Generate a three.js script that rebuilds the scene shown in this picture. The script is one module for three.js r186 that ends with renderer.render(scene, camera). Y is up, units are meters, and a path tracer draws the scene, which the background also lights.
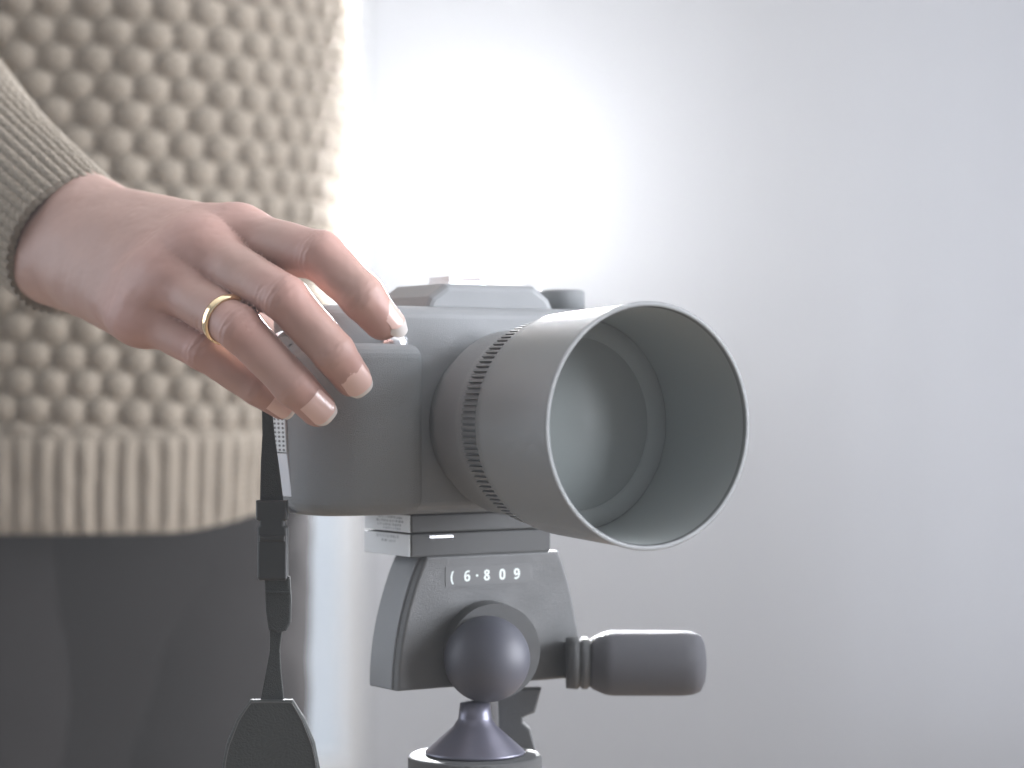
import * as THREE from 'three';
import { RoundedBoxGeometry } from 'three/addons/geometries/RoundedBoxGeometry.js';
import { mergeGeometries } from 'three/addons/utils/BufferGeometryUtils.js';
import { ImprovedNoise } from 'three/addons/math/ImprovedNoise.js';
import { RectAreaLightUniformsLib } from 'three/addons/lights/RectAreaLightUniformsLib.js';

// ---------------------------------------------------------------- camera, sky, lights, exposure
RectAreaLightUniformsLib.init();
const scene = new THREE.Scene();
const EYE = 1.05, FOCAL = 2400;                       // eye height in metres, focal length in pixels of the 1024 x 768 frame
const camera = new THREE.PerspectiveCamera(2 * Math.atan(384 / FOCAL) * 180 / Math.PI, 1024 / 768, 0.05, 60);
camera.position.set(0, EYE, 1);
camera.lookAt(0, EYE, 0);
camera.focus = 0.975;
camera.userData.fStop = camera.getFocalLength() / 15;  // a 15 mm wide aperture
const renderer = new THREE.WebGLRenderer({ antialias: true });
renderer.toneMapping = THREE.LinearToneMapping;
renderer.toneMappingExposure = 1.0;
renderer.shadowMap.enabled = true;
scene.background = new THREE.Color(0.5, 0.57, 0.66);  // overcast daylight outside the windows
scene.fog = new THREE.FogExp2(new THREE.Color(0.985, 1.0, 1.0), 0.038);  // haze added to spread a glow round the lamp, in place of lens glare
const ADDED_WINDOW_LIGHT = 17, LEFT_LIGHT = 3, LAMP_LIGHT = 8.8, ADDED_CEILING_LIGHT = 10;
function areaLight(w, h, power, color, pos, look) {
  const l = new THREE.RectAreaLight(color, power, w, h);
  l.position.set(...pos); l.lookAt(...look); scene.add(l);
  return l;
}
areaLight(1.8, 1.5, ADDED_WINDOW_LIGHT, 0xf4f6ff, [2.26, 1.5, 0.15], [0, 1.5, 0.15]);      // fill for the camera front, entering by an added, unseen window on the right
areaLight(1.2, 1.3, LEFT_LIGHT, 0xeef4ff, [-1.86, 1.5, -0.25], [0, 1.5, -0.25]);           // and by the smaller one on the left
areaLight(1.4, 2.1, 1.8, 0xf1f3ff, [1.45, 1.25, -4.79], [1.45, 1.25, 0]);               // and through the sheer curtain

// ---------------------------------------------------------------- helpers
const V = (x, y, z) => new THREE.Vector3(x, y, z);
const at = (px, py, d) => V((px - 512) * d / FOCAL, EYE - (py - 384) * d / FOCAL, 1 - d);   // point at a measured place and distance
let seed = 7;
const rnd = () => { seed = (seed * 1664525 + 1013904223) >>> 0; return seed / 4294967296; };
const noise = new ImprovedNoise();
const sm = (a, b, x) => { const t = Math.min(1, Math.max(0, (x - a) / (b - a))); return t * t * (3 - 2 * t); };
const mix = (a, b, t) => a + (b - a) * t;
const used = {};
function numbered(n) { const k = used[n] = (used[n] ?? -1) + 1; return k ? n + '_' + String(k).padStart(3, '0') : n; }
function thing(name, label, category, pos = V(0, 0, 0)) {
  const o = new THREE.Group(); o.name = numbered(name); o.position.copy(pos); o.userData = { label, category };
  scene.add(o); return o;
}
function part(name, geo, mat, parent, label) {
  const m = new THREE.Mesh(Array.isArray(geo) ? (geo.length > 1 ? mergeGeometries(geo.map(clean)) : geo[0]) : geo, mat);
  m.name = name; m.castShadow = m.receiveShadow = true;
  if (label) m.userData.label = label;
  parent.add(m); return m;
}
function clean(g) {
  g = g.index ? g.toNonIndexed() : g.clone();
  for (const k of Object.keys(g.attributes)) if (!['position', 'normal', 'uv'].includes(k)) g.deleteAttribute(k);
  if (!g.attributes.uv) g.setAttribute('uv', new THREE.BufferAttribute(new Float32Array(g.attributes.position.count * 2), 2));
  return g;
}
function struct(name, geo, mat) { const m = part(name, geo, mat, scene); m.userData.kind = 'structure'; return m; }
function std(o) { return new THREE.MeshPhysicalMaterial(o); }
const C = (r, g, b) => new THREE.Color().setRGB(r, g, b);
const box = (w, h, d, x = 0, y = 0, z = 0, r = 0) => (r ? new RoundedBoxGeometry(w, h, d, 3, r) : new THREE.BoxGeometry(w, h, d)).translate(x, y, z);
const rod = (r0, r1, h, x = 0, y = 0, z = 0, n = 40) => new THREE.CylinderGeometry(r1, r0, h, n).translate(x, y, z);
function lathe(pts, n = 72) { return new THREE.LatheGeometry(pts.map((p) => new THREE.Vector2(p[0], p[1])), n); }
function extrude(pts, depth, bevel = 0.001, curve = false, seg = 3) {
  const s = new THREE.Shape();
  if (curve) { s.moveTo(...pts[0]); s.splineThru([...pts.slice(1), pts[0]].map((p) => new THREE.Vector2(...p))); }
  else s.setFromPoints(pts.map((p) => new THREE.Vector2(...p)));
  return new THREE.ExtrudeGeometry(s, { depth: depth - 2 * bevel, bevelEnabled: bevel > 0, bevelSize: bevel, bevelThickness: bevel, bevelOffset: -bevel, bevelSegments: seg, curveSegments: 60 }).translate(0, 0, bevel);
}
function noiseTexture(n, f, lo, hi, repeat, seamless = true) {      // grey fractal grain
  const d = new Uint8Array(n * n * 4);
  for (let y = 0; y < n; y++) for (let x = 0; x < n; x++) {
    let v = 0, a = 1, s = 0;
    for (let o = 0, k = f; o < 3; o++, k *= 2, a *= 0.55) {
      const t1 = x / n * Math.PI * 2, t2 = y / n * Math.PI * 2, q = k / 6.28;
      v += a * noise.noise(Math.cos(t1) * q + 9.1 * o, Math.sin(t1) * q + Math.cos(t2) * q * 1.3, Math.sin(t2) * q); s += a;
    }
    const c = Math.round(255 * Math.min(1, Math.max(0, mix(lo, hi, 0.5 + v / s))));
    d.set([c, c, c, 255], (y * n + x) * 4);
  }
  const t = new THREE.DataTexture(d, n, n); t.wrapS = t.wrapT = THREE.RepeatWrapping; t.magFilter = THREE.LinearFilter; t.minFilter = THREE.LinearFilter;
  t.repeat.set(repeat, repeat); t.needsUpdate = true; return t;
}
function canvasTexture(w, h, draw) {
  const c = document.createElement('canvas'); c.width = w; c.height = h; draw(c.getContext('2d'), w, h);
  const t = new THREE.CanvasTexture(c); t.colorSpace = THREE.SRGBColorSpace; return t;
}
// parametric surface: f(u, v) -> Vector3, uv(u, v) -> [s, t] in metres
function surface(f, nu, nv, uvf, closedU = false) {
  const pos = [], uv = [], idx = [];
  for (let j = 0; j <= nv; j++) for (let i = 0; i <= nu; i++) {
    const p = f(closedU && i === nu ? 0 : i / nu, j / nv); pos.push(p.x, p.y, p.z);
    const q = uvf ? uvf(i / nu, j / nv) : [i / nu, j / nv]; uv.push(q[0], q[1]);
  }
  for (let j = 0; j < nv; j++) for (let i = 0; i < nu; i++) {
    const a = j * (nu + 1) + i, b = a + 1, c = a + nu + 1, d = c + 1;
    idx.push(a, b, d, a, d, c);
  }
  const g = new THREE.BufferGeometry();
  g.setAttribute('position', new THREE.Float32BufferAttribute(pos, 3)); g.setAttribute('uv', new THREE.Float32BufferAttribute(uv, 2));
  g.setIndex(idx); g.computeVertexNormals();
  if (closedU) { const n = g.attributes.normal; for (let j = 0; j <= nv; j++) { const a = j * (nu + 1), b = a + nu, s = V(n.getX(a) + n.getX(b), n.getY(a) + n.getY(b), n.getZ(a) + n.getZ(b)).normalize(); n.setXYZ(a, s.x, s.y, s.z); n.setXYZ(b, s.x, s.y, s.z); } }
  return g;
}
// tube round a curve with radius r(v) and relief h(angle, s along)
function sleeve(curve, r, relief, nu, nv, squash = 1) {
  const fr = curve.computeFrenetFrames(nv, false), len = curve.getLength(), pts = curve.getSpacedPoints(nv);
  return surface((u, v) => {
    const j = Math.round(v * nv), a = u * Math.PI * 2, R = r(v) + relief(u, v * len, 2 * Math.PI * r(v));
    return pts[j].clone().addScaledVector(fr.normals[j], Math.cos(a) * R).addScaledVector(fr.binormals[j], Math.sin(a) * R * squash);
  }, nu, nv, (u, v) => [u * 2 * Math.PI * r(v), v * len], true);
}
// smooth signed-distance meshing (surface nets, then vertices drawn onto the surface)
const smin = (a, b, k) => { const h = Math.max(k - Math.abs(a - b), 0) / k; return Math.min(a, b) - h * h * k * 0.25; };
function capsule(p, b) {
  const [ax, ay, az, ar, bx, by, bz, br] = b, dx = bx - ax, dy = by - ay, dz = bz - az, px = p[0] - ax, py = p[1] - ay, pz = p[2] - az;
  const t = Math.min(1, Math.max(0, (px * dx + py * dy + pz * dz) / (dx * dx + dy * dy + dz * dz)));
  return Math.hypot(px - dx * t, py - dy * t, pz - dz * t) - (ar + (br - ar) * t);
}
const bone = (A, ra, B, rb) => [A.x, A.y, A.z, ra, B.x, B.y, B.z, rb];
function meshField(f, lo, hi, cell) {
  const n = [0, 1, 2].map((k) => Math.ceil((hi[k] - lo[k]) / cell) + 1), [nx, ny, nz] = n, F = new Float32Array(nx * ny * nz), p = [0, 0, 0];
  for (let k = 0, q = 0; k < nz; k++) for (let j = 0; j < ny; j++) for (let i = 0; i < nx; i++, q++) {
    p[0] = lo[0] + i * cell; p[1] = lo[1] + j * cell; p[2] = lo[2] + k * cell; F[q] = f(p);
  }
  const id = new Int32Array(nx * ny * nz).fill(-1), pos = [], idx = [], sx = 1, sy = nx, sz = nx * ny;
  const off = [0, sx, sy, sx + sy, sz, sx + sz, sy + sz, sx + sy + sz], edges = [];
  for (let a = 0; a < 8; a++) for (const b of [1, 2, 4]) if (!(a & b)) edges.push([a, a | b]);
  for (let k = 0; k < nz - 1; k++) for (let j = 0; j < ny - 1; j++) for (let i = 0; i < nx - 1; i++) {
    const q = i + j * sy + k * sz; let m = 0;
    for (let c = 0; c < 8; c++) if (F[q + off[c]] < 0) m |= 1 << c;
    if (m === 0 || m === 255) continue;
    let x = 0, y = 0, z = 0, w = 0;
    for (const [a, b] of edges) {
      const fa = F[q + off[a]], fb = F[q + off[b]];
      if ((fa < 0) === (fb < 0)) continue;
      const t = fa / (fa - fb);
      x += mix(a & 1, b & 1, t); y += mix((a >> 1) & 1, (b >> 1) & 1, t); z += mix(a >> 2, b >> 2, t); w++;
    }
    id[q] = pos.length / 3; pos.push(lo[0] + (i + x / w) * cell, lo[1] + (j + y / w) * cell, lo[2] + (k + z / w) * cell);
  }
  const quad = (a, b, c, d, flip) => { if (a < 0 || b < 0 || c < 0 || d < 0) return; flip ? idx.push(a, c, b, a, d, c) : idx.push(a, b, c, a, c, d); };
  for (let k = 1; k < nz - 1; k++) for (let j = 1; j < ny - 1; j++) for (let i = 1; i < nx - 1; i++) {
    const q = i + j * sy + k * sz, s = F[q] < 0;
    if (s !== F[q + sx] < 0) quad(id[q - sy - sz], id[q - sz], id[q], id[q - sy], !s);
    if (s !== F[q + sy] < 0) quad(id[q - sx - sz], id[q - sx], id[q], id[q - sz], !s);
    if (s !== F[q + sz] < 0) quad(id[q - sx - sy], id[q - sy], id[q], id[q - sx], !s);
  }
  const nor = new Float32Array(pos.length), e = cell * 0.4;
  for (let v = 0; v < pos.length; v += 3) {
    let g;
    for (let it = 0; it < 3; it++) {
      const P = [pos[v], pos[v + 1], pos[v + 2]], d = f(P);
      g = [0, 1, 2].map((k) => { const a = P.slice(), b = P.slice(); a[k] += e; b[k] -= e; return f(a) - f(b); });
      const L = Math.hypot(...g) || 1; g = g.map((x) => x / L);
      if (it < 2) for (let k = 0; k < 3; k++) pos[v + k] -= g[k] * Math.max(-cell * 0.5, Math.min(cell * 0.5, d));
    }
    nor.set(g, v);
  }
  const G = new THREE.BufferGeometry();
  G.setAttribute('position', new THREE.Float32BufferAttribute(pos, 3)); G.setAttribute('normal', new THREE.BufferAttribute(nor, 3)); G.setIndex(idx);
  return G;
}

// ---------------------------------------------------------------- materials
const plaster = std({ color: C(0.26, 0.26, 0.265), roughness: 0.95, bumpMap: noiseTexture(256, 24, 0, 1, 1.5), bumpScale: 0.0015 });
const ceilingPaint = std({ color: C(0.8, 0.8, 0.79), roughness: 0.95 });
const woodFloor = std({ color: C(0.3, 0.22, 0.15), roughness: 0.5, bumpMap: noiseTexture(128, 10, 0, 1, 2), bumpScale: 0.0006 });
const whitePaint = std({ color: C(0.78, 0.78, 0.77), roughness: 0.5 });
const glass = std({ color: C(1, 1, 1), roughness: 0, transmission: 1, thickness: 0, ior: 1.45 });
const sheer = std({ color: C(0.4, 0.405, 0.425), roughness: 0.95, transmission: 0.45, thickness: 0, side: THREE.DoubleSide, bumpMap: noiseTexture(256, 80, 0, 1, 6), bumpScale: 0.0006 });
const grain = noiseTexture(256, 90, 0, 1, 40);
const veiledPlastic = std({ color: C(0.2, 0.213, 0.218), roughness: 0.42, bumpMap: grain, bumpScale: 0.00012 });  // black plastic lightened to mid-grey, a veil of glare put into the colour
const rubber = std({ color: C(0.19, 0.204, 0.209), roughness: 0.72, bumpMap: grain, bumpScale: 0.0003 });  // lightened too, glare veil in the colour
const hoodPlastic = std({ color: C(0.2, 0.213, 0.214), roughness: 0.25, bumpMap: grain, bumpScale: 0.00005 });  // black hood, greyed by the painted-in glare
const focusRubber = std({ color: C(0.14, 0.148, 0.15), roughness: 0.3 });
const hoodInside = std({ color: C(0.27, 0.298, 0.292), roughness: 0.85, bumpMap: grain, bumpScale: 0.0001 });  // black lining lightened most, with the tint of the glare veil
const lensGlass = std({ color: C(0.25, 0.275, 0.27), roughness: 0.3, specularIntensity: 0.12 });
const steel = std({ color: C(0.72, 0.73, 0.75), roughness: 0.25, metalness: 1 });
const headPaint = std({ color: C(0.1, 0.105, 0.105), roughness: 0.5, bumpMap: grain, bumpScale: 0.0002 });
const litHeadSide = std({ color: C(0.2, 0.215, 0.225), roughness: 0.35, bumpMap: grain, bumpScale: 0.0001 });  // head paint made paler, light from the left put into the colour
const ballMetal = std({ color: C(0.07, 0.074, 0.092), roughness: 0.5 });
const coneMetal = std({ color: C(0.15, 0.15, 0.19), roughness: 0.35, metalness: 0.5 });
const handleRubber = std({ color: C(0.09, 0.092, 0.104), roughness: 0.6, bumpMap: grain, bumpScale: 0.0003 });
const carbon = std({ color: C(0.03, 0.03, 0.033), roughness: 0.45 });
const webbing = std({ color: C(0.028, 0.032, 0.031), roughness: 0.9, bumpMap: noiseTexture(128, 60, 0, 1, 60), bumpScale: 0.0004 });
const buckleMat = std({ color: C(0.022, 0.025, 0.025), roughness: 0.4 });
const leather = std({ color: C(0.026, 0.03, 0.028), roughness: 0.62, bumpMap: noiseTexture(256, 60, 0, 1, 20), bumpScale: 0.0002 });
const thread = std({ color: C(0.1, 0.1, 0.095), roughness: 0.9 });
const gold = std({ color: C(0.9, 0.72, 0.45), roughness: 0.16, metalness: 1 });
const nailMat = std({ color: C(0.68, 0.47, 0.41), roughness: 0.28, clearcoat: 0.6, clearcoatRoughness: 0.2 });
const nailTip = std({ color: C(0.86, 0.82, 0.78), roughness: 0.3, transmission: 0.35, thickness: 0 });
const skin = std({ color: C(1, 1, 1), vertexColors: true, roughness: 0.52, sheen: 0.15, sheenColor: C(1, 0.8, 0.7), sheenRoughness: 0.5 });
function stitchTexture() {
  const n = 128, d = new Uint8Array(n * n * 4);
  for (let y = 0; y < n; y++) for (let x = 0; x < n; x++) {
    const u = (x / n * 8) % 1, w = Math.abs(u - 0.5), v = (y / n * 8 + w * 1.3) % 1;
    const c = 255 * Math.min(1, Math.sin(Math.PI * v) * (0.35 + 0.65 * Math.sin(Math.PI * ((u * 2) % 1))) + 0.12 * (rnd() - 0.5));
    d.set([c, c, c, 255].map((q) => Math.max(0, Math.round(q))), (y * n + x) * 4);
  }
  const t = new THREE.DataTexture(d, n, n); t.wrapS = t.wrapT = THREE.RepeatWrapping; t.magFilter = t.minFilter = THREE.LinearFilter; t.repeat.set(26, 26); t.needsUpdate = true; return t;
}
const wool = std({ color: C(0.25, 0.215, 0.168), roughness: 1, sheen: 0.3, sheenColor: C(1, 0.95, 0.85), sheenRoughness: 0.8, bumpMap: stitchTexture(), bumpScale: 0.0005, side: THREE.DoubleSide });
const trouserCloth = std({ color: C(0.013, 0.0112, 0.0108), roughness: 0.95, specularIntensity: 0.15, bumpMap: noiseTexture(256, 70, 0, 1, 12), bumpScale: 0.0005 });

// ---------------------------------------------------------------- the room
const X0 = -1.9, X1 = 2.3, Z0 = -4.7, Z1 = 2.2, H = 2.6, T = 0.12;
struct('floor', box(X1 - X0 + 2 * T, T, Z1 - Z0 + 2 * T, (X0 + X1) / 2, -T / 2, (Z0 + Z1) / 2), woodFloor);
struct('ceiling', box(X1 - X0 + 2 * T, T, Z1 - Z0 + 2 * T, (X0 + X1) / 2, H + T / 2, (Z0 + Z1) / 2), ceilingPaint);
// a wall in the plane of a and y with window openings [a0, a1, y0, y1]; made of the slabs that are left
function walled(name, a0, a1, holes, place) {
  const g = []; let a = a0;
  for (const [h0, h1, y0, y1] of holes) {
    if (h0 > a) g.push(place((a + h0) / 2, H / 2, h0 - a, H));
    g.push(place((h0 + h1) / 2, y0 / 2, h1 - h0, y0), place((h0 + h1) / 2, (y1 + H) / 2, h1 - h0, H - y1)); a = h1;
  }
  g.push(place((a + a1) / 2, H / 2, a1 - a, H));
  return struct(name, g, plaster);
}
const winA = [-1.0, -0.358, 0.1, 2.1], winB = [0.75, 2.15, 0.2, 2.3], winC = [-0.75, 1.05, 0.75, 2.25], winD = [-0.85, 0.35, 0.85, 2.15];
walled('wall_back', X0, X1, [winA, winB], (a, y, w, h) => box(w, h, T, a, y, Z0 - T / 2));
walled('wall_right', Z0, Z1, [winC], (a, y, w, h) => box(T, h, w, X1 + T / 2, y, a));
walled('wall_left', Z0, Z1, [winD], (a, y, w, h) => box(T, h, w, X0 - T / 2, y, a));
struct('wall_front', box(X1 - X0, H, T, (X0 + X1) / 2, H / 2, Z1 + T / 2), plaster);
const baseboard = (side, g) => struct('baseboard_' + side, g, whitePaint);
baseboard('back', box(X1 - X0, 0.09, 0.014, (X0 + X1) / 2, 0.045, Z0 + 0.007));
baseboard('left', box(0.014, 0.09, Z1 - Z0 - 0.03, X0 + 0.007, 0.045, (Z0 + Z1) / 2));
baseboard('right', box(0.014, 0.09, Z1 - Z0 - 0.03, X1 - 0.007, 0.045, (Z0 + Z1) / 2));
let windows = 0;
function window_(hole, put) {
  const [a0, a1, y0, y1] = hole, o = new THREE.Group(); o.name = 'window_' + ++windows; o.userData.kind = 'structure'; scene.add(o);
  const w = a1 - a0, h = y1 - y0, f = 0.05, bar = (cx, cy, bw, bh) => put(box(bw, bh, 0.06), (a0 + a1) / 2 + cx, (y0 + y1) / 2 + cy);
  part('window_frame', [bar(-w / 2 + f / 2, 0, f, h), bar(w / 2 - f / 2, 0, f, h), bar(0, h / 2 - f / 2, w - 2 * f, f), bar(0, -h / 2 + f / 2, w - 2 * f, f)], whitePaint, o);
  part('pane', put(box(w - 2 * f, h - 2 * f, 0.004), (a0 + a1) / 2, (y0 + y1) / 2), glass, o);
}
window_(winA, (g, a, y) => g.translate(a, y, Z0 - T / 2 - 0.01));
window_(winB, (g, a, y) => g.translate(a, y, Z0 - T / 2 - 0.01));
window_(winC, (g, a, y) => g.rotateY(Math.PI / 2).translate(X1 + T / 2 + 0.01, y, a));  // unseen window, added to carry the fill light
window_(winD, (g, a, y) => g.rotateY(Math.PI / 2).translate(X0 - T / 2 - 0.01, y, a));
{
  const c = thing('curtain', 'pale sheer floor-length curtain in soft folds across the far side of the room', 'curtain', V(0.93, 0, -4.42));
  const fold = (s) => 0.0014 * Math.sin(s * 33) + 0.002 * Math.sin(s * 17 + 1) + 0.0008 * Math.sin(s * 91);
  part('fabric', surface((u, v) => V(mix(-1.26, 1.26, u), mix(0.02, 2.36, v), fold(u * 2.52) * mix(1.2, 0.75, v)), 420, 12, (u, v) => [u * 2.7, v * 2.3]), sheer, c);
  part('curtain_rod', new THREE.CylinderGeometry(0.011, 0.011, 2.6, 24).rotateZ(Math.PI / 2).translate(0, 2.38, 0), steel, c);
}

// ---------------------------------------------------------------- the lamp behind the camera
{
  const p = at(490, 195, 1.72), o = thing('studio_lamp', 'blinding white round lamp shining behind the camera, towards the viewer', 'lamp', V(p.x, 0, p.z));
  const R = 0.05, glow = std({ color: C(1, 1, 1), emissive: C(1, 1, 1), emissiveIntensity: 14, roughness: 0.6 });
  part('globe', new THREE.SphereGeometry(R, 48, 32).translate(0, p.y, 0), glow, o, 'glowing white globe');
  part('socket', lathe([[0, p.y - 0.1], [0.016, p.y - 0.1], [0.018, p.y - 0.07], [0.024, p.y - 0.056], [0.026, p.y - 0.044], [0, p.y - 0.044]], 40), whitePaint, o);
  part('pole', rod(0.011, 0.009, p.y - 0.1 - 0.35, 0, (p.y - 0.1 + 0.35) / 2, 0), carbon, o);
  part('hub', rod(0.02, 0.02, 0.06, 0, 0.36, 0), carbon, o);
  for (let k = 0; k < 3; k++) {
    const a = k * 2.094 - 0.6, c = new THREE.LineCurve3(V(0.015 * Math.cos(a), 0.36, 0.015 * Math.sin(a)), V(0.26 * Math.cos(a), 0.012, 0.26 * Math.sin(a)));
    part('leg', new THREE.TubeGeometry(c, 2, 0.011, 12), carbon, o);
  }
  const l = new THREE.PointLight(0xf9faff, LAMP_LIGHT); l.position.set(0, p.y, 0); l.shadow.radius = 2.4; l.castShadow = true; l.name = 'lamp_light'; o.add(l);
}

{
  const o = thing('added_ceiling_light', 'long flat ceiling light in a white frame, unseen, added for a highlight on the lens hood', 'ceiling light', V(-0.46, H, -3.1)), s = 0.7, l = 1.4;
  part('frame', [box(s + 0.06, 0.05, 0.03, 0, -0.025, l / 2 + 0.015), box(s + 0.06, 0.05, 0.03, 0, -0.025, -l / 2 - 0.015), box(0.03, 0.05, l, s / 2 + 0.015, -0.025, 0), box(0.03, 0.05, l, -s / 2 - 0.015, -0.025, 0)], whitePaint, o);
  part('diffuser', box(s, 0.012, l, 0, -0.03, 0), std({ color: C(0.9, 0.9, 0.9), emissive: C(1, 0.99, 0.97), emissiveIntensity: 3, roughness: 0.6 }), o, 'glowing white panel');
  areaLight(s, l, ADDED_CEILING_LIGHT, 0xf6f8ff, [-0.46, H - 0.045, -3.1], [-0.46, 0, -3.1001]);  // added to put a highlight on top of the lens hood
}

// ---------------------------------------------------------------- photo camera
const YAW = 32 * Math.PI / 180, AX = 0.0385, LENS = 0.112, MOUNT = 0.022;
const hoodC = at(650.5, 426, 0.93), axis = V(Math.sin(YAW), 0, Math.cos(YAW));
const camBase = hoodC.clone().addScaledVector(axis, -(LENS + MOUNT)); camBase.y -= AX;
const cam = thing('camera', 'interchangeable-lens camera, its black plastic greyed with painted-in glare, with a wide round lens hood, standing on a tripod', 'camera', camBase);
cam.rotation.y = YAW;
const camLocal = (p) => cam.worldToLocal(p.clone());
cam.updateMatrixWorld(true);
const plan = (pts, h, bevel, y0, curve = true) => extrude(pts.map(([x, z]) => [x < -0.055 ? x - 0.004 : x, -z]), h, bevel, curve, 5).rotateX(-Math.PI / 2).translate(0, y0, 0);
{
  const HT = 0.0875;
  part('body', [plan([[-0.079, -0.02], [-0.074, -0.028], [-0.03, -0.029], [0.03, -0.029], [0.062, -0.028], [0.069, -0.021], [0.07, 0], [0.067, 0.013], [0.055, 0.019], [0.034, MOUNT], [0, MOUNT], [-0.034, MOUNT], [-0.06, 0.02], [-0.076, 0.014], [-0.08, 0]], HT, 0.005, 0)], veiledPlastic, cam);
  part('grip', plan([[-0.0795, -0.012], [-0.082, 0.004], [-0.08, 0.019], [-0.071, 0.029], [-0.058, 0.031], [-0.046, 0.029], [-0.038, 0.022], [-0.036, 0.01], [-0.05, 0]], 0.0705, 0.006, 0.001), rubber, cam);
  part('shutter_button', lathe([[0, 0.0755], [0.004, 0.0754], [0.0062, 0.0744], [0.0066, 0.072], [0.0066, 0.069]], 32).translate(-0.05, 0, 0.019), steel, cam, 'shiny silver shutter button');
  part('viewfinder_hump', extrude([[-0.036, 0.08], [-0.03, 0.092], [-0.022, 0.0975], [0.022, 0.0975], [0.03, 0.092], [0.036, 0.08]], 0.046, 0.003).translate(0, 0, -0.03), veiledPlastic, cam);
  part('hot_shoe', [box(0.019, 0.0022, 0.018, 0, 0.0985, -0.012), box(0.003, 0.002, 0.018, -0.008, 0.1006, -0.012), box(0.003, 0.002, 0.018, 0.008, 0.1006, -0.012)], steel, cam);
  part('mode_dial', lathe([[0, 0.097], [0.009, 0.097], [0.0102, 0.096], [0.0102, 0.086], [0, 0.086]], 48).translate(0.052, 0, -0.008), veiledPlastic, cam);
  // the end of the body behind the strap: dotted rubber and a plate, reflected light painted in as pale colour
  const dots = canvasTexture(64, 256, (c, w, h) => {
    c.fillStyle = '#c9d0d2'; c.fillRect(0, 0, w, h); c.fillStyle = '#3a4042';
    for (let j = 0; j < 14; j++) for (let i = 0; i < 3; i++) { c.beginPath(); c.ellipse(12 + i * 20, 10 + j * 18.2, 6, 5, 0, 0, 7); c.fill(); }
  });
  const dotted = std({ map: dots, roughness: 0.35 }), pale = std({ color: C(0.6, 0.64, 0.68), roughness: 0.3 });
  const endFace = (pts, mat, name, label) => {                   // a thin slab on the grip-side end, outlined in (z, y)
    const g = extrude(pts, 0.0012, 0.0003), u = g.attributes.uv, P = g.attributes.position, ys = pts.map((p) => p[1]), lo = Math.min(...ys), hi = Math.max(...ys);
    for (let i = 0; i < u.count; i++) { const t = (P.getY(i) - lo) / (hi - lo), zl = mix(pts[0][0], pts[3][0], t); u.setXY(i, (P.getX(i) - zl) / 0.012, t); }
    return part(name, g.rotateY(-Math.PI / 2).translate(-0.0835, 0, 0), mat, cam, label);
  };
  endFace([[-0.0225, 0.026], [-0.0105, 0.026], [-0.0135, 0.052], [-0.0255, 0.052]], dotted, 'side_grip_strip', 'strip with dark dots, pale with painted-in reflected light');
  endFace([[-0.0195, 0.0075], [-0.0055, 0.0075], [-0.0102, 0.0255], [-0.0225, 0.0255]], pale, 'side_plate', 'end plate, pale with painted-in reflected light');
  part('strap_lug', new THREE.TorusGeometry(0.006, 0.0012, 10, 24).rotateY(0.2).translate(-0.087, 0.07, -0.008), steel, cam);
}
// the lens: one part per ring, profiles (radius, distance in front of the mount)
{
  const ring = (name, pts, mat, label) => part(name, lathe(pts.map(([r, z]) => [r, z]), 96).rotateX(Math.PI / 2).translate(0, AX, MOUNT), mat, cam, label);
  ring('lens_barrel', [[0.0, -0.001], [0.034, -0.001], [0.0345, 0.002], [0.0345, 0.006], [0.036, 0.008], [0.039, 0.012], [0.0395, 0.03], [0.0405, 0.034], [0.0408, 0.038], [0.04, 0.0385], [0.04, 0.053], [0.0425, 0.054], [0.043, 0.058], [0.036, 0.058], [0.0, 0.058]], veiledPlastic);
  const knurl = [];
  const N = 110;
  for (let k = 0; k < N; k++) { const a = k / N * Math.PI * 2; knurl.push(box(0.0012, 0.0016, 0.013, 0, 0, 0).rotateZ(-a).translate(Math.sin(a) * 0.0418, Math.cos(a) * 0.0418, 0.0463)); }
  knurl.push(new THREE.CylinderGeometry(0.0413, 0.0413, 0.0135, 96, 1, true).rotateX(Math.PI / 2).translate(0, 0, 0.0463));
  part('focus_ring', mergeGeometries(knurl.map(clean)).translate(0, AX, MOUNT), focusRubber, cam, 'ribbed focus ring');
  const R = 0.0484;
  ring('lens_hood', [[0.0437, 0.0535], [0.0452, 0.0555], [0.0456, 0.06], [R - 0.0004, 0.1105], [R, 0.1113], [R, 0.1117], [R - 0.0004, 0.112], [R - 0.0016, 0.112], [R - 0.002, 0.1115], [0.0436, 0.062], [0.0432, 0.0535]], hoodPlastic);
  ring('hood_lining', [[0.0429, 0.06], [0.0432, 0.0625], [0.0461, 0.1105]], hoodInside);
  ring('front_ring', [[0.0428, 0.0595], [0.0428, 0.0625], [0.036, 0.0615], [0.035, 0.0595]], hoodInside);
  ring('front_element', [[0, 0.066], [0.012, 0.0653], [0.024, 0.0632], [0.0352, 0.06]], lensGlass, 'dark coated front glass');
}

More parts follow.
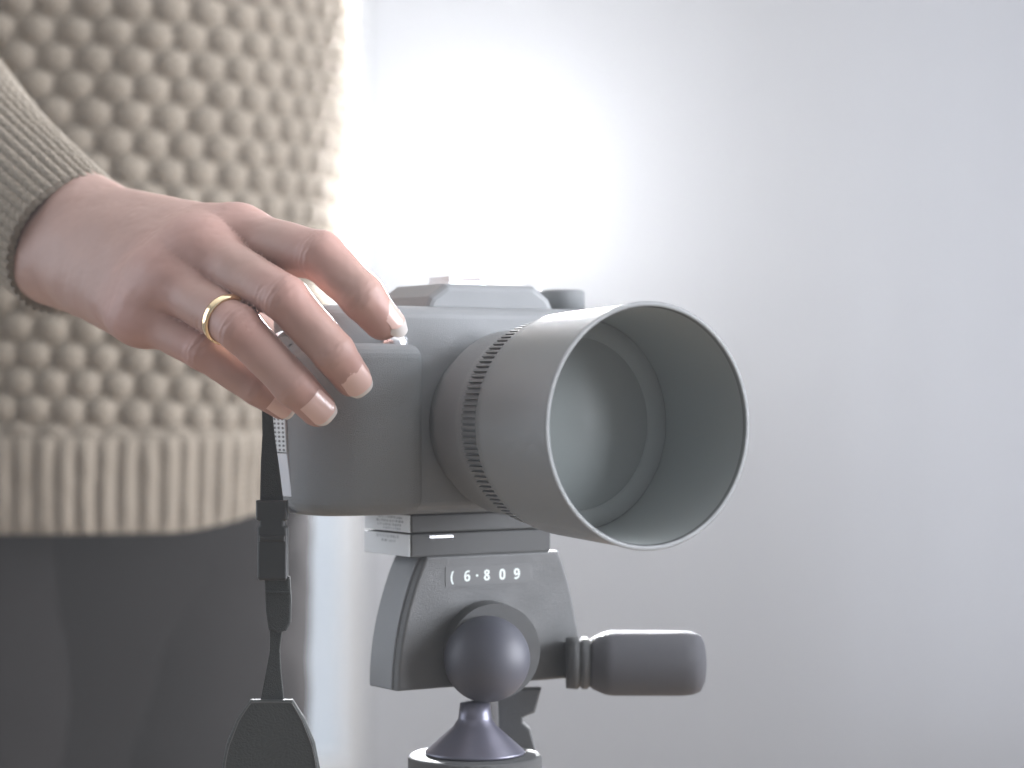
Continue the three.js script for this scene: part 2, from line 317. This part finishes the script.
// ---------------------------------------------------------------- tripod with its grip head
const HEAD = V(camBase.x - 0.0058, 0, camBase.z);
const tripod = thing('tripod', 'dark tripod with a ball head and a fat horizontal grip handle, under the camera', 'tripod', HEAD);
{
  const top = camBase.y, L = (x, y, z) => V(x, y, z).applyAxisAngle(V(0, 1, 0), YAW);      // local, turned like the camera
  const turned = (g) => g.rotateY(YAW);
  // quick-release plate and clamp
  part('quick_release_plate', turned(box(0.07, 0.0075, 0.041, 0, top - 0.0042, -0.0008, 0.001)), headPaint, tripod);
  part('clamp', turned(box(0.07, 0.0098, 0.041, 0, top - 0.0133, -0.0008, 0.001)), headPaint, tripod);
  const print = (lines, seedShift) => canvasTexture(256, 64, (c, w, h) => {
    c.fillStyle = '#dfe5e8'; c.fillRect(0, 0, w, h); c.fillStyle = '#8d979c';
    let s = seedShift; const r = () => { s = (s * 16807) % 2147483647; return s / 2147483647; };
    for (const [y, x0, x1, hh] of lines) for (let x = x0; x < x1;) { const q = 3 + r() * 10; c.globalAlpha = 0.35 + 0.5 * r(); c.fillRect(x, y + r() * 2, q, hh); x += q + 2 + r() * 4; }
  });
  const label1 = std({ map: print([[6, 80, 215, 9], [20, 70, 220, 9], [34, 76, 205, 9], [48, 110, 200, 8]], 11), roughness: 0.45 });
  const label2 = std({ map: print([[4, 70, 190, 9], [18, 100, 180, 7]], 29), roughness: 0.45 });
  const sticker = (h, y, mat, name) => part(name, turned(box(0.0006, h, 0.0395).translate(-0.0352, y, -0.0008)), mat, tripod, 'white printed label');
  sticker(0.0072, top - 0.0042, label1, 'label_sticker');
  sticker(0.0092, top - 0.0133, label2, 'label_sticker');
  part('clamp_slot', turned(box(0.0115, 0.0011, 0.0006, -0.0205, top - 0.0098, 0.0199)), steel, tripod, 'thin bright metal slot');
  // head body: a bell-shaped casting, its side painted paler as if lit
  const y1 = top - 0.018, y0 = y1 - 0.056, bell = [];
  for (let i = 0; i <= 16; i++) { const t = i / 16; bell.push([-0.0275 - 0.0137 * Math.sin(t * Math.PI / 2), mix(y1, y0, Math.pow(t, 1.15))]); }
  for (let i = 16; i >= 0; i--) { const t = i / 16; bell.push([0.0385 + 0.0122 * Math.sin(t * Math.PI / 2), mix(y1, y0, Math.pow(t, 1.15))]); }
  part('head_body', turned(extrude(bell, 0.026, 0.0012).translate(0, 0, -0.006)), headPaint, tripod);
  part('head_side', turned(extrude(bell.map(([x, y]) => [x < 0 ? x - 0.0008 : x - 0.03, y + 0.0006]), 0.02, 0.0008).translate(0, 0, -0.0045)), litHeadSide, tripod, 'curved side of the head, paler with painted-in light');
  const words = canvasTexture(512, 96, (c, w, h) => {
    c.fillStyle = '#595b5b'; c.fillRect(0, 0, w, h); c.fillStyle = '#dce6e2'; c.font = 'bold 74px sans-serif'; c.textBaseline = 'middle'; c.textAlign = 'center';
    [['(', 40], ['6', 130], ['\u00b7', 190], ['8', 250], ['0', 345], ['9', 435]].forEach(([t, x]) => c.fillText(t, x, h / 2));
  });
  part('printed_scale', turned(box(0.042, 0.0082, 0.0002, 0.0025, y1 - 0.009, 0.0201)), std({ map: words, roughness: 0.5 }), tripod, 'row of pale printed characters');
  // ball, its socket, the stem that carries it
  const ballP = at(487, 659, 1.012).sub(HEAD), R = 0.0182, stemX = at(475, 720, 1.012).sub(HEAD);
  part('ball', new THREE.SphereGeometry(R, 64, 48).translate(ballP.x, ballP.y, ballP.z), ballMetal, tripod);
  part('ball_socket', new THREE.CylinderGeometry(R + 0.0022, R + 0.0028, 0.014, 64).rotateX(Math.PI / 2).rotateY(YAW * 0.6).translate(ballP.x + 0.001, ballP.y + 0.0025, ballP.z - 0.0105), headPaint, tripod);
  const sy = (py) => at(0, py, 1.012).y, k = 1.012 / FOCAL;
  part('stem', lathe([[0, sy(700)], [15 * k, sy(703)], [16.5 * k, sy(716)], [17 * k, sy(719)], [22 * k, sy(726)], [49 * k, sy(750)], [50 * k, sy(752)], [49 * k, sy(754)], [0, sy(754)]]).translate(stemX.x, 0, stemX.z), coneMetal, tripod, 'flared blue-grey metal stem');
  part('base_ring', lathe([[0, sy(754)], [64 * k, sy(754)], [67 * k, sy(757)], [67 * k, sy(800)], [63 * k, sy(805)], [0, sy(805)]]).translate(stemX.x, 0, stemX.z), headPaint, tripod);
  // locking lever behind the stem
  const lev = [[498, 688], [541, 688], [535, 711], [523, 716], [523, 722], [530, 728], [538, 757], [500, 760]].map(([px, py]) => { const p = at(px, py, 1.045).sub(HEAD); return [p.x, p.y]; });
  part('locking_lever', extrude(lev.reverse(), 0.01, 0.001).translate(0, 0, 1 - 1.05 - HEAD.z), headPaint, tripod);
  // the handle: collar and rubber grip
  const hp = at(574, 663, 1.042).sub(HEAD), q = 1.045 / FOCAL, turnH = (pts) => lathe(pts.map(([r, x]) => [r * q, x * q]), 64).rotateZ(-Math.PI / 2).translate(hp.x, hp.y, hp.z);
  part('collar', turnH([[0, -8], [25, -8], [26, 1], [26, 4], [23, 6], [26, 8], [26, 13], [24, 15], [22, 17], [0, 17]]), headPaint, tripod);
  part('handle', turnH([[0, 16], [24, 16], [26, 19], [31, 30], [32.5, 38], [32.5, 108], [31.5, 118], [28, 126], [20, 130], [10, 131.5], [0, 132]]), handleRubber, tripod, 'thick rubber grip handle');
  // column and legs, down to the floor
  const low = sy(805), ax = stemX.x, az = stemX.z;
  part('column', rod(0.014, 0.014, low - 0.5, ax, (low + 0.5) / 2, az), carbon, tripod);
  part('shoulder', lathe([[0, 0.86], [0.03, 0.86], [0.04, 0.84], [0.04, 0.8], [0.028, 0.78], [0, 0.78]], 48).translate(ax, 0, az), headPaint, tripod);
  for (let i = 0; i < 3; i++) {
    const a = i * 2.094 + 1.5, c = new THREE.LineCurve3(V(ax + 0.03 * Math.cos(a), 0.82, az + 0.03 * Math.sin(a)), V(ax + 0.42 * Math.cos(a), 0.03, az + 0.42 * Math.sin(a)));
    const leg = part('leg', new THREE.TubeGeometry(c, 2, 0.013, 20), carbon, tripod);
    part('rubber_foot', lathe([[0, 0], [0.014, 0], [0.017, 0.006], [0.015, 0.036], [0, 0.04]], 24).translate(ax + 0.42 * Math.cos(a), 0, az + 0.42 * Math.sin(a)), rubber, leg);
  }
}

// ---------------------------------------------------------------- strap hanging from the camera's near end
{
  const D = 0.986, o0 = at(274, 414, D), strap = thing('camera_strap', 'dark webbing strap with buckle and wide leather pad hanging from the camera', 'strap', o0);
  const flat = (pts, thick, dz = 0, bev = 0.0006, curve = false) => {
    const q = pts.map(([px, py]) => { const p = at(px, py, D).sub(o0); return [p.x, p.y]; }).reverse();
    return extrude(q, thick, Math.min(bev, thick * 0.45), curve).translate(0, 0, dz - thick / 2);
  };
  part('webbing', flat([[262, 409], [272, 409], [274.5, 435], [279.5, 470], [284, 506], [260, 506], [261, 460], [262.5, 435]], 0.0022), webbing, strap);
  part('buckle', [flat([[256.5, 500], [288, 500], [288, 519], [285, 521], [285, 525], [288, 527], [288, 578], [286, 580], [260, 580], [258, 577], [258, 527], [260, 525], [260, 521], [256.5, 519]], 0.0065, 0.0005, 0.0012), flat([[260, 535], [286, 535], [286, 541], [260, 541]], 0.0082, 0.0005, 0.0008)], buckleMat, strap, 'black plastic side-release buckle');
  part('strap_loop', [flat([[265, 576], [290, 576], [291.5, 600], [291, 622], [287, 630], [277, 633], [269, 630], [266, 610]], 0.0045, 0, 0.0012), flat([[266, 590], [291, 591], [291, 594], [266, 593]], 0.0058, 0, 0.0005)], webbing, strap);
  part('webbing', flat([[270, 626], [283, 626], [280, 650], [281, 670], [284.5, 704], [260, 704], [266, 672], [270, 650]], 0.0022, -0.0004), webbing, strap);
  const pad = [[251, 699], [293, 699], [305, 718], [315, 742], [320, 768], [321, 1000], [312, 1040], [293, 1062], [251, 1062], [232, 1040], [222, 1000], [222, 768], [227, 742], [237, 718]];
  const padMesh = part('pad', flat(pad, 0.005, 0.0004, 0.0016), leather, strap, 'wide leather shoulder pad');
  const inset = pad.map(([x, y]) => [272 + (x - 272) * 0.93, 880 + (y - 880) * 0.985]), curve = new THREE.CatmullRomCurve3(inset.map(([x, y]) => { const p = at(x, y, D).sub(o0); return V(p.x, p.y, 0.003); }), true, 'catmullrom', 0.1);
  part('stitching', new THREE.TubeGeometry(curve, 300, 0.00022, 6, true), thread, padMesh);
  part('webbing', flat([[260, 1056], [284, 1056], [284, 1180], [260, 1180]], 0.0022), webbing, strap);
}

// ---------------------------------------------------------------- the person
const person = thing('person', 'person in a cream bobble-knit sweater and dark trousers reaching one hand onto the camera', 'person', V(-0.3, 0, -0.52));
const PO = person.position.clone();
{
  const J = (px, py, d) => at(px, py, d).sub(PO);
  const wristDir = V(0.6, -0.45, 0.66).normalize(), wrist = J(66, 240, 1.075), elbow = wrist.clone().addScaledVector(wristDir, -0.235), shoulder = V(-0.165, 1.39, 0.02);
  // hand
  const W1 = J(85, 219, 1.068), W2 = J(53, 260, 1.071), E1 = elbow.clone().add(V(0.012, 0.012, 0)), E2 = elbow.clone().add(V(-0.012, -0.012, 0));
  const F = {
    index: [[240, 239, 1.0, 12.4], [321, 256, 0.966, 10], [363, 297, 0.959, 9], [382, 321, 0.9635, 7.8]],
    middle: [[205, 254, 0.99, 12], [286, 299, 0.952, 9.2], [334, 353, 0.951, 8.5], [352, 378, 0.957, 7.7]],
    ring: [[172, 283, 0.99, 11.2], [240, 329, 0.954, 9.1], [294, 386, 0.952, 8.2], [317, 408, 0.956, 7.5]],
    little: [[146, 316, 0.998, 10.2], [205, 351, 0.976, 8.2], [258, 388, 0.972, 7.2], [282, 404, 0.975, 6.4]],
  };
  const jt = Object.fromEntries(Object.entries(F).map(([k, a]) => [k, a.map(([x, y, d, r]) => ({ p: J(x, y, d), r: r / 1000 }))]));
  const palm = [];
  const roots = { index: [W1.clone().lerp(W2, 0.05), 0.0165], middle: [W1.clone().lerp(W2, 0.3), 0.018], ring: [W1.clone().lerp(W2, 0.65), 0.018], little: [W2.clone().lerp(W1, 0.05), 0.0165] };
  for (const k in F) palm.push(bone(roots[k][0], roots[k][1], jt[k][0].p, jt[k][0].r));
  for (const [a, b] of [['index', 'middle'], ['middle', 'ring'], ['ring', 'little']]) palm.push(bone(jt[a][0].p.clone().add(V(-0.004, 0, -0.006)), 0.0095, jt[b][0].p.clone().add(V(-0.004, 0, -0.006)), 0.0095));
  palm.push(bone(J(120, 250, 1.075), 0.017, J(190, 275, 1.03), 0.014), bone(J(98, 280, 1.065), 0.0155, J(140, 312, 1.03), 0.0135));        // heel and pads of the palm
  palm.push(bone(W1, 0.0165, E1, 0.026), bone(W2, 0.0162, E2, 0.026));
  const tendons = Object.keys(F).map((k) => bone(roots[k][0].clone().lerp(jt[k][0].p, 0.25).add(V(0, 0.0, 0.011)), 0.002, jt[k][0].p.clone().add(V(0, 0.001, jt[k][0].r - 0.0032)), 0.0036));
  const thumb = [bone(J(105, 245, 1.085), 0.0155, J(185, 275, 1.072), 0.0125), bone(J(185, 275, 1.072), 0.0125, J(246, 322, 1.07), 0.0105), bone(J(246, 322, 1.07), 0.0105, J(282, 350, 1.072), 0.0085)];
  const chains = Object.keys(F).map((k) => [0, 1, 2].map((i) => bone(jt[k][i].p, jt[k][i].r * (i ? 1 : 0.98), jt[k][i + 1].p, jt[k][i + 1].r)));
  chains.push(thumb);
  const handField = (p) => {
    let d = 1;
    for (const b of palm) d = smin(d, capsule(p, b), 0.014);
    for (const b of tendons) d = smin(d, capsule(p, b), 0.0045);
    let out = d;
    for (let c = 0; c < chains.length; c++) {
      let f = 1;
      for (const b of chains[c]) f = smin(f, capsule(p, b), 0.002);
            out = Math.min(out, smin(d, f, c === 4 ? 0.012 : 0.008));
    }
    // wrinkles across the knuckle backs, pores and faint veins
    if (Math.abs(out) < 0.004) {
      for (let c = 0; c < 4; c++) for (let i = 1; i < 3; i++) {
        const j = jt[Object.keys(F)[c]], a = j[i - 1].p, b = j[i + 1].p, o = j[i].p, ux = b.x - a.x, uy = b.y - a.y, uz = b.z - a.z, L = Math.hypot(ux, uy, uz);
        const rx = p[0] - o.x, ry = p[1] - o.y, rz = p[2] - o.z, r2 = rx * rx + ry * ry + rz * rz;
        if (r2 > 0.0004) continue;
        const s = (rx * ux + ry * uy + rz * uz) / L, w = Math.exp(-s * s / 0.000018) * sm(0, 0.006, rz);
        out += w * 0.00014 * Math.cos(s / 0.00042 * 0.9 + 2 * noise.noise(rx * 300, ry * 300, rz * 300)) * (i === 1 ? 1 : 0.6);
      }
      out -= 0.0004 * noise.noise(p[0] * 90, p[1] * 90, p[2] * 90) + 0.0001 * noise.noise(p[0] * 330, p[1] * 330, p[2] * 330);
    }
    return out;
  };
  const a = J(-90, 100, 1.19), bnd = (g) => g;
  const lo = [J(-70, 0, 1.19).x, J(0, 440, 0.95).y, J(0, 0, 1.17).z], hi = [J(415, 0, 0.96).x, J(0, 130, 1.1).y, J(0, 0, 0.93).z];
  const hand = meshField(handField, lo, hi, 0.00125);
  // the rest of the body, under the clothes
  const B = [bone(V(0, 1.03, 0), 0.085, V(0, 1.28, 0), 0.09), bone(V(-0.1, 1.36, 0), 0.05, V(0.1, 1.36, 0), 0.05), bone(V(0, 1.38, 0), 0.05, V(0, 1.5, 0.01), 0.048), bone(V(-0.05, 1.0, 0), 0.055, V(0.05, 1.0, 0), 0.055),
    bone(shoulder, 0.044, elbow, 0.034), bone(elbow, 0.034, wrist, 0.026), bone(V(0.14, 1.37, -0.02), 0.042, V(0.12, 1.1, -0.16), 0.033), bone(V(0.12, 1.1, -0.16), 0.033, V(0, 1.0, -0.2), 0.022),
    bone(V(-0.06, 0.93, 0), 0.055, V(-0.085, 0.5, 0.01), 0.044), bone(V(-0.085, 0.5, 0.01), 0.05, V(-0.09, 0.09, -0.01), 0.033), bone(V(0.08, 0.93, -0.03), 0.055, V(0.085, 0.5, -0.025), 0.044), bone(V(0.085, 0.5, -0.02), 0.05, V(0.09, 0.09, -0.03), 0.033)];
  const bodyField = (p) => { let d = 1; for (const b of B) d = smin(d, capsule(p, b), 0.04); return d; };
  const torso = meshField(bodyField, [-0.3, 0.03, -0.28], [0.26, 1.58, 0.5], 0.014);
  const skinGeo = mergeGeometries([hand, torso]);
  {
    const P = skinGeo.attributes.position, col = new Float32Array(P.count * 3), tips = Object.values(jt).flatMap((j) => [[j[3].p, 0.013, 0.5], [j[1].p, 0.012, 0.55], [j[0].p, 0.015, 0.6], [j[2].p, 0.008, 0.3]]);
    for (let i = 0; i < P.count; i++) {
      let k = 0;
      for (const [q, r, w] of tips) k = Math.max(k, w * Math.exp(-((P.getX(i) - q.x) ** 2 + (P.getY(i) - q.y) ** 2 + (P.getZ(i) - q.z) ** 2) / (2 * r * r)));
      const n = noise.noise(P.getX(i) * 60, P.getY(i) * 60, P.getZ(i) * 60) * 0.5 + noise.noise(P.getX(i) * 220, P.getY(i) * 220, P.getZ(i) * 220) * 0.3;
      const g = 1 + 0.07 * n;
      col.set([mix(0.41, 0.45, k) * g, mix(0.265, 0.228, k) * g, mix(0.22, 0.195, k) * g], i * 3);
    }
    skinGeo.setAttribute('color', new THREE.BufferAttribute(col, 3));
  }
  part('body', skinGeo, skin, person);
  // fingernails: curved plates seated in the finger backs
  const nail = (k, face, len, wid, back = 0.001, tip = 0.0015) => {
    const j = jt[k], dir = j[3].p.clone().sub(j[2].p).normalize(), up = V(...face).addScaledVector(dir, -dir.dot(V(...face))).normalize(), side = dir.clone().cross(up);
    const c = j[3].p.clone(), R = j[3].r + 0.0005;
    const plate = (s0, s1, lift) => {
      const top = surface((u, v) => {
        const a = mix(-1, 1, u) * wid, s = mix(s0, s1, v), edge = 1 - 0.55 * Math.pow(Math.abs(mix(-1, 1, u)), 4) * sm(0.6, 1, (s + len) / (2 * len)), drop = sm(0.003, 0.012, s) * 0.003;
        return c.clone().addScaledVector(dir, s * edge).addScaledVector(side, Math.sin(a) * R * 0.95).addScaledVector(up, Math.cos(a) * (R + lift) - drop);
      }, 18, 12, null);
      const bottom = top.clone(), p = bottom.attributes.position; for (let i = 0; i < p.count; i++) p.setXYZ(i, p.getX(i) - up.x * 0.0006, p.getY(i) - up.y * 0.0006, p.getZ(i) - up.z * 0.0006);
      return [top, bottom];
    };
    const n = part('fingernail', plate(-len, len * 0.72, 0), nailMat, person);
    part('nail_tip', plate(len * 0.72, len * 0.72 + tip, 0.0001), nailTip, n);
  };
  nail('middle', [0.12, 0.15, 1], 0.0062, 0.85);
  nail('ring', [0.1, 0.15, 1], 0.0062, 0.85);
  nail('index', [0.9, 0.35, 0.5], 0.0066, 0.85, 0.001, 0.0045);
  nail('little', [-0.1, 0.1, 1], 0.0052, 0.85);
  // ring on the ring finger
  {
    const j = jt.ring, dir = j[1].p.clone().sub(j[0].p).normalize(), c = j[0].p.clone().lerp(j[1].p, 0.8), r = mix(j[0].r, j[1].r, 0.8) - 0.0003;
    const g = lathe([[r, -0.0021], [r + 0.0011, -0.0018], [r + 0.0014, -0.0008], [r + 0.0014, 0.0008], [r + 0.0011, 0.0018], [r, 0.0021], [r - 0.0006, 0], [r, -0.0021]], 64);
    g.applyQuaternion(new THREE.Quaternion().setFromUnitVectors(V(0, 1, 0), dir)).translate(c.x, c.y, c.z);
    part('ring', g, gold, person, 'smooth gold band on the ring finger');
  }
  // sweater: a torso with rows of raised bobbles, sleeves, ribbed hem and cuffs
  const PX = 0.0182, PY = 0.0158;
  const bobble = (s, t) => {
    const row = Math.round(t / PY); let h = 0;
    for (const r of [row - 1, row, row + 1]) {
      const o = (r & 1) * 0.5, c = Math.round(s / PX - o);
      for (const q of [c - 1, c, c + 1]) {
        const k = noise.noise(q * 1.7, r * 2.3, 4.4), dx = s - (q + o) * PX - 0.002 * k, dy = t - r * PY - 0.0016 * k;
        h = Math.max(h, Math.max(0, 1 - (dx * dx + dy * dy) / (0.0081 * 0.0081)));
      }
    }
    return 0.0058 * Math.sqrt(h) - 0.002;
  };
  const HEM = 0.962, HEMTOP = 1.016;
  const rx = (y) => mix(0.167, 0.2, sm(0.96, 1.25, y)) * (1 - 0.02 * Math.sin((y - 0.96) * 9)), rz = (y) => mix(0.112, 0.128, sm(1.0, 1.3, y));
  const round = (y) => { const t = sm(1.36, 1.49, y); return Math.sqrt(Math.max(0.0, 1 - t * t * 0.86)); };
  const shell = (a, y, h) => {
    const c = Math.cos(a), s = Math.sin(a), q = Math.pow(Math.pow(Math.abs(c), 2.4) + Math.pow(Math.abs(s), 2.4), -1 / 2.4), k = round(y);
    const fold = 0.004 * noise.noise(a * 1.5, y * 5, 2) + 0.003 * noise.noise(a * 4, y * 9, 7);
    return V((rx(y) * k * q + h + fold) * c, y, (rz(y) * q * mix(1, k, 0.7) + h + fold) * s);
  };
  const arc = (a) => a * 0.162, A = (u) => -Math.PI / 2 - 0.6 - u * Math.PI * 2;        // seam at the back
  const sweater = part('sweater', [
    surface((u, v) => { const y = mix(HEMTOP, 1.49, v), a = A(u), s = arc(a), t = y - s * 0.05; return shell(a, y, bobble(s, t) * sm(0, 0.012, y - HEMTOP) * sm(1.48, 1.44, y)); }, 760, 400, (u, v) => [u, v * 0.48]),
    sleeve(new THREE.CatmullRomCurve3([V(-0.12, 1.39, 0), shoulder, shoulder.clone().lerp(elbow, 0.5).add(V(-0.01, -0.01, 0)), elbow, elbow.clone().lerp(wrist, 0.32)]), (v) => mix(0.078, 0.053, v), (u, s) => bobble(u * 0.36, s) * 0.9, 190, 330),
    sleeve(new THREE.CatmullRomCurve3([V(0.1, 1.385, 0), V(0.125, 1.35, -0.04), V(0.115, 1.22, -0.13), V(0.1, 1.1, -0.19), V(0.05, 1.04, -0.215), V(-0.02, 1.0, -0.21)]), (v) => mix(0.07, 0.045, v), (u, s) => bobble(u * 0.33, s) * 0.9, 150, 260),
  ], wool, person);
  const rib = (s, p) => { const x = (s / p) % 1, q = x < 0 ? x + 1 : x; return Math.pow(Math.abs(Math.sin(Math.PI * q)), 0.7); };
  part('hem', [1, 0].map((outer) => surface((u, v) => {
    const a = A(u), lift = 0.014 * sm(0.55, 1, Math.cos(a)), y = mix(HEM + lift, HEMTOP + 0.003, v), edge = 1 - Math.pow(Math.abs(2 * v - 1), 6) * 0.8;
    return shell(a, y, outer ? (0.0042 * rib(arc(a), 0.0115) * edge + 0.0005 + 0.001 * noise.noise(a * 20, y * 70, 1)) : -0.004);
  }, 900, 40, (u, v) => [u, v * 0.055])), wool, sweater, 'ribbed hem');
  const cuffC = new THREE.LineCurve3(elbow.clone().lerp(wrist, 0.22), wrist.clone().addScaledVector(wristDir, 0.006));
  part('cuff', [
    sleeve(cuffC, (v) => mix(0.0465, 0.0318, sm(0, 1, v)) + 0.001 * Math.sin(v * 9), (u, s) => 0.0019 * rib(u, 1 / 44) + 0.0003 * noise.noise(u * 60, s * 160, 3), 480, 110, 0.95),
    sleeve(cuffC, (v) => mix(0.043, 0.0296, v), () => 0, 96, 8, 0.95),
    sleeve(new THREE.LineCurve3(wrist.clone().addScaledVector(wristDir, 0.0055), wrist.clone().addScaledVector(wristDir, 0.0068)), (v) => mix(0.0325, 0.0296, v), (u) => 0.0012 * rib(u, 1 / 44) , 480, 3, 0.95),
  ], wool, sweater, 'ribbed cuff');
  // trousers
  const leg = (pts, r) => { const c = new THREE.CatmullRomCurve3(pts); return sleeve(c, r, (u, s) => 0.003 * noise.noise(u * 5, s * 14, 3) + 0.0015 * noise.noise(u * 16, s * 40, 8), 140, 160); };
  part('trousers', [
    leg([V(-0.036, 1.03, 0.012), V(-0.04, 0.9, 0.018), V(-0.066, 0.72, 0.03), V(-0.088, 0.48, 0.015), V(-0.09, 0.01, -0.01)], (v) => mix(0.094, 0.058, sm(0.02, 0.75, v))),
    leg([V(0.077, 1.03, -0.022), V(0.08, 0.9, -0.03), V(0.084, 0.7, -0.02), V(0.086, 0.48, -0.025), V(0.09, 0.01, -0.03)], (v) => mix(0.092, 0.057, sm(0.02, 0.75, v))),
    surface((u, v) => { const a = u * Math.PI * 2, y = mix(0.8, 1.05, v), k = mix(0.8, 1, sm(0, 0.7, v)); return V(0.157 * k * Math.cos(-a), y, 0.085 * Math.sin(-a) * k); }, 120, 10, (u, v) => [u, v * 0.15], true),
  ], trouserCloth, person);
}
renderer.render(scene, camera);
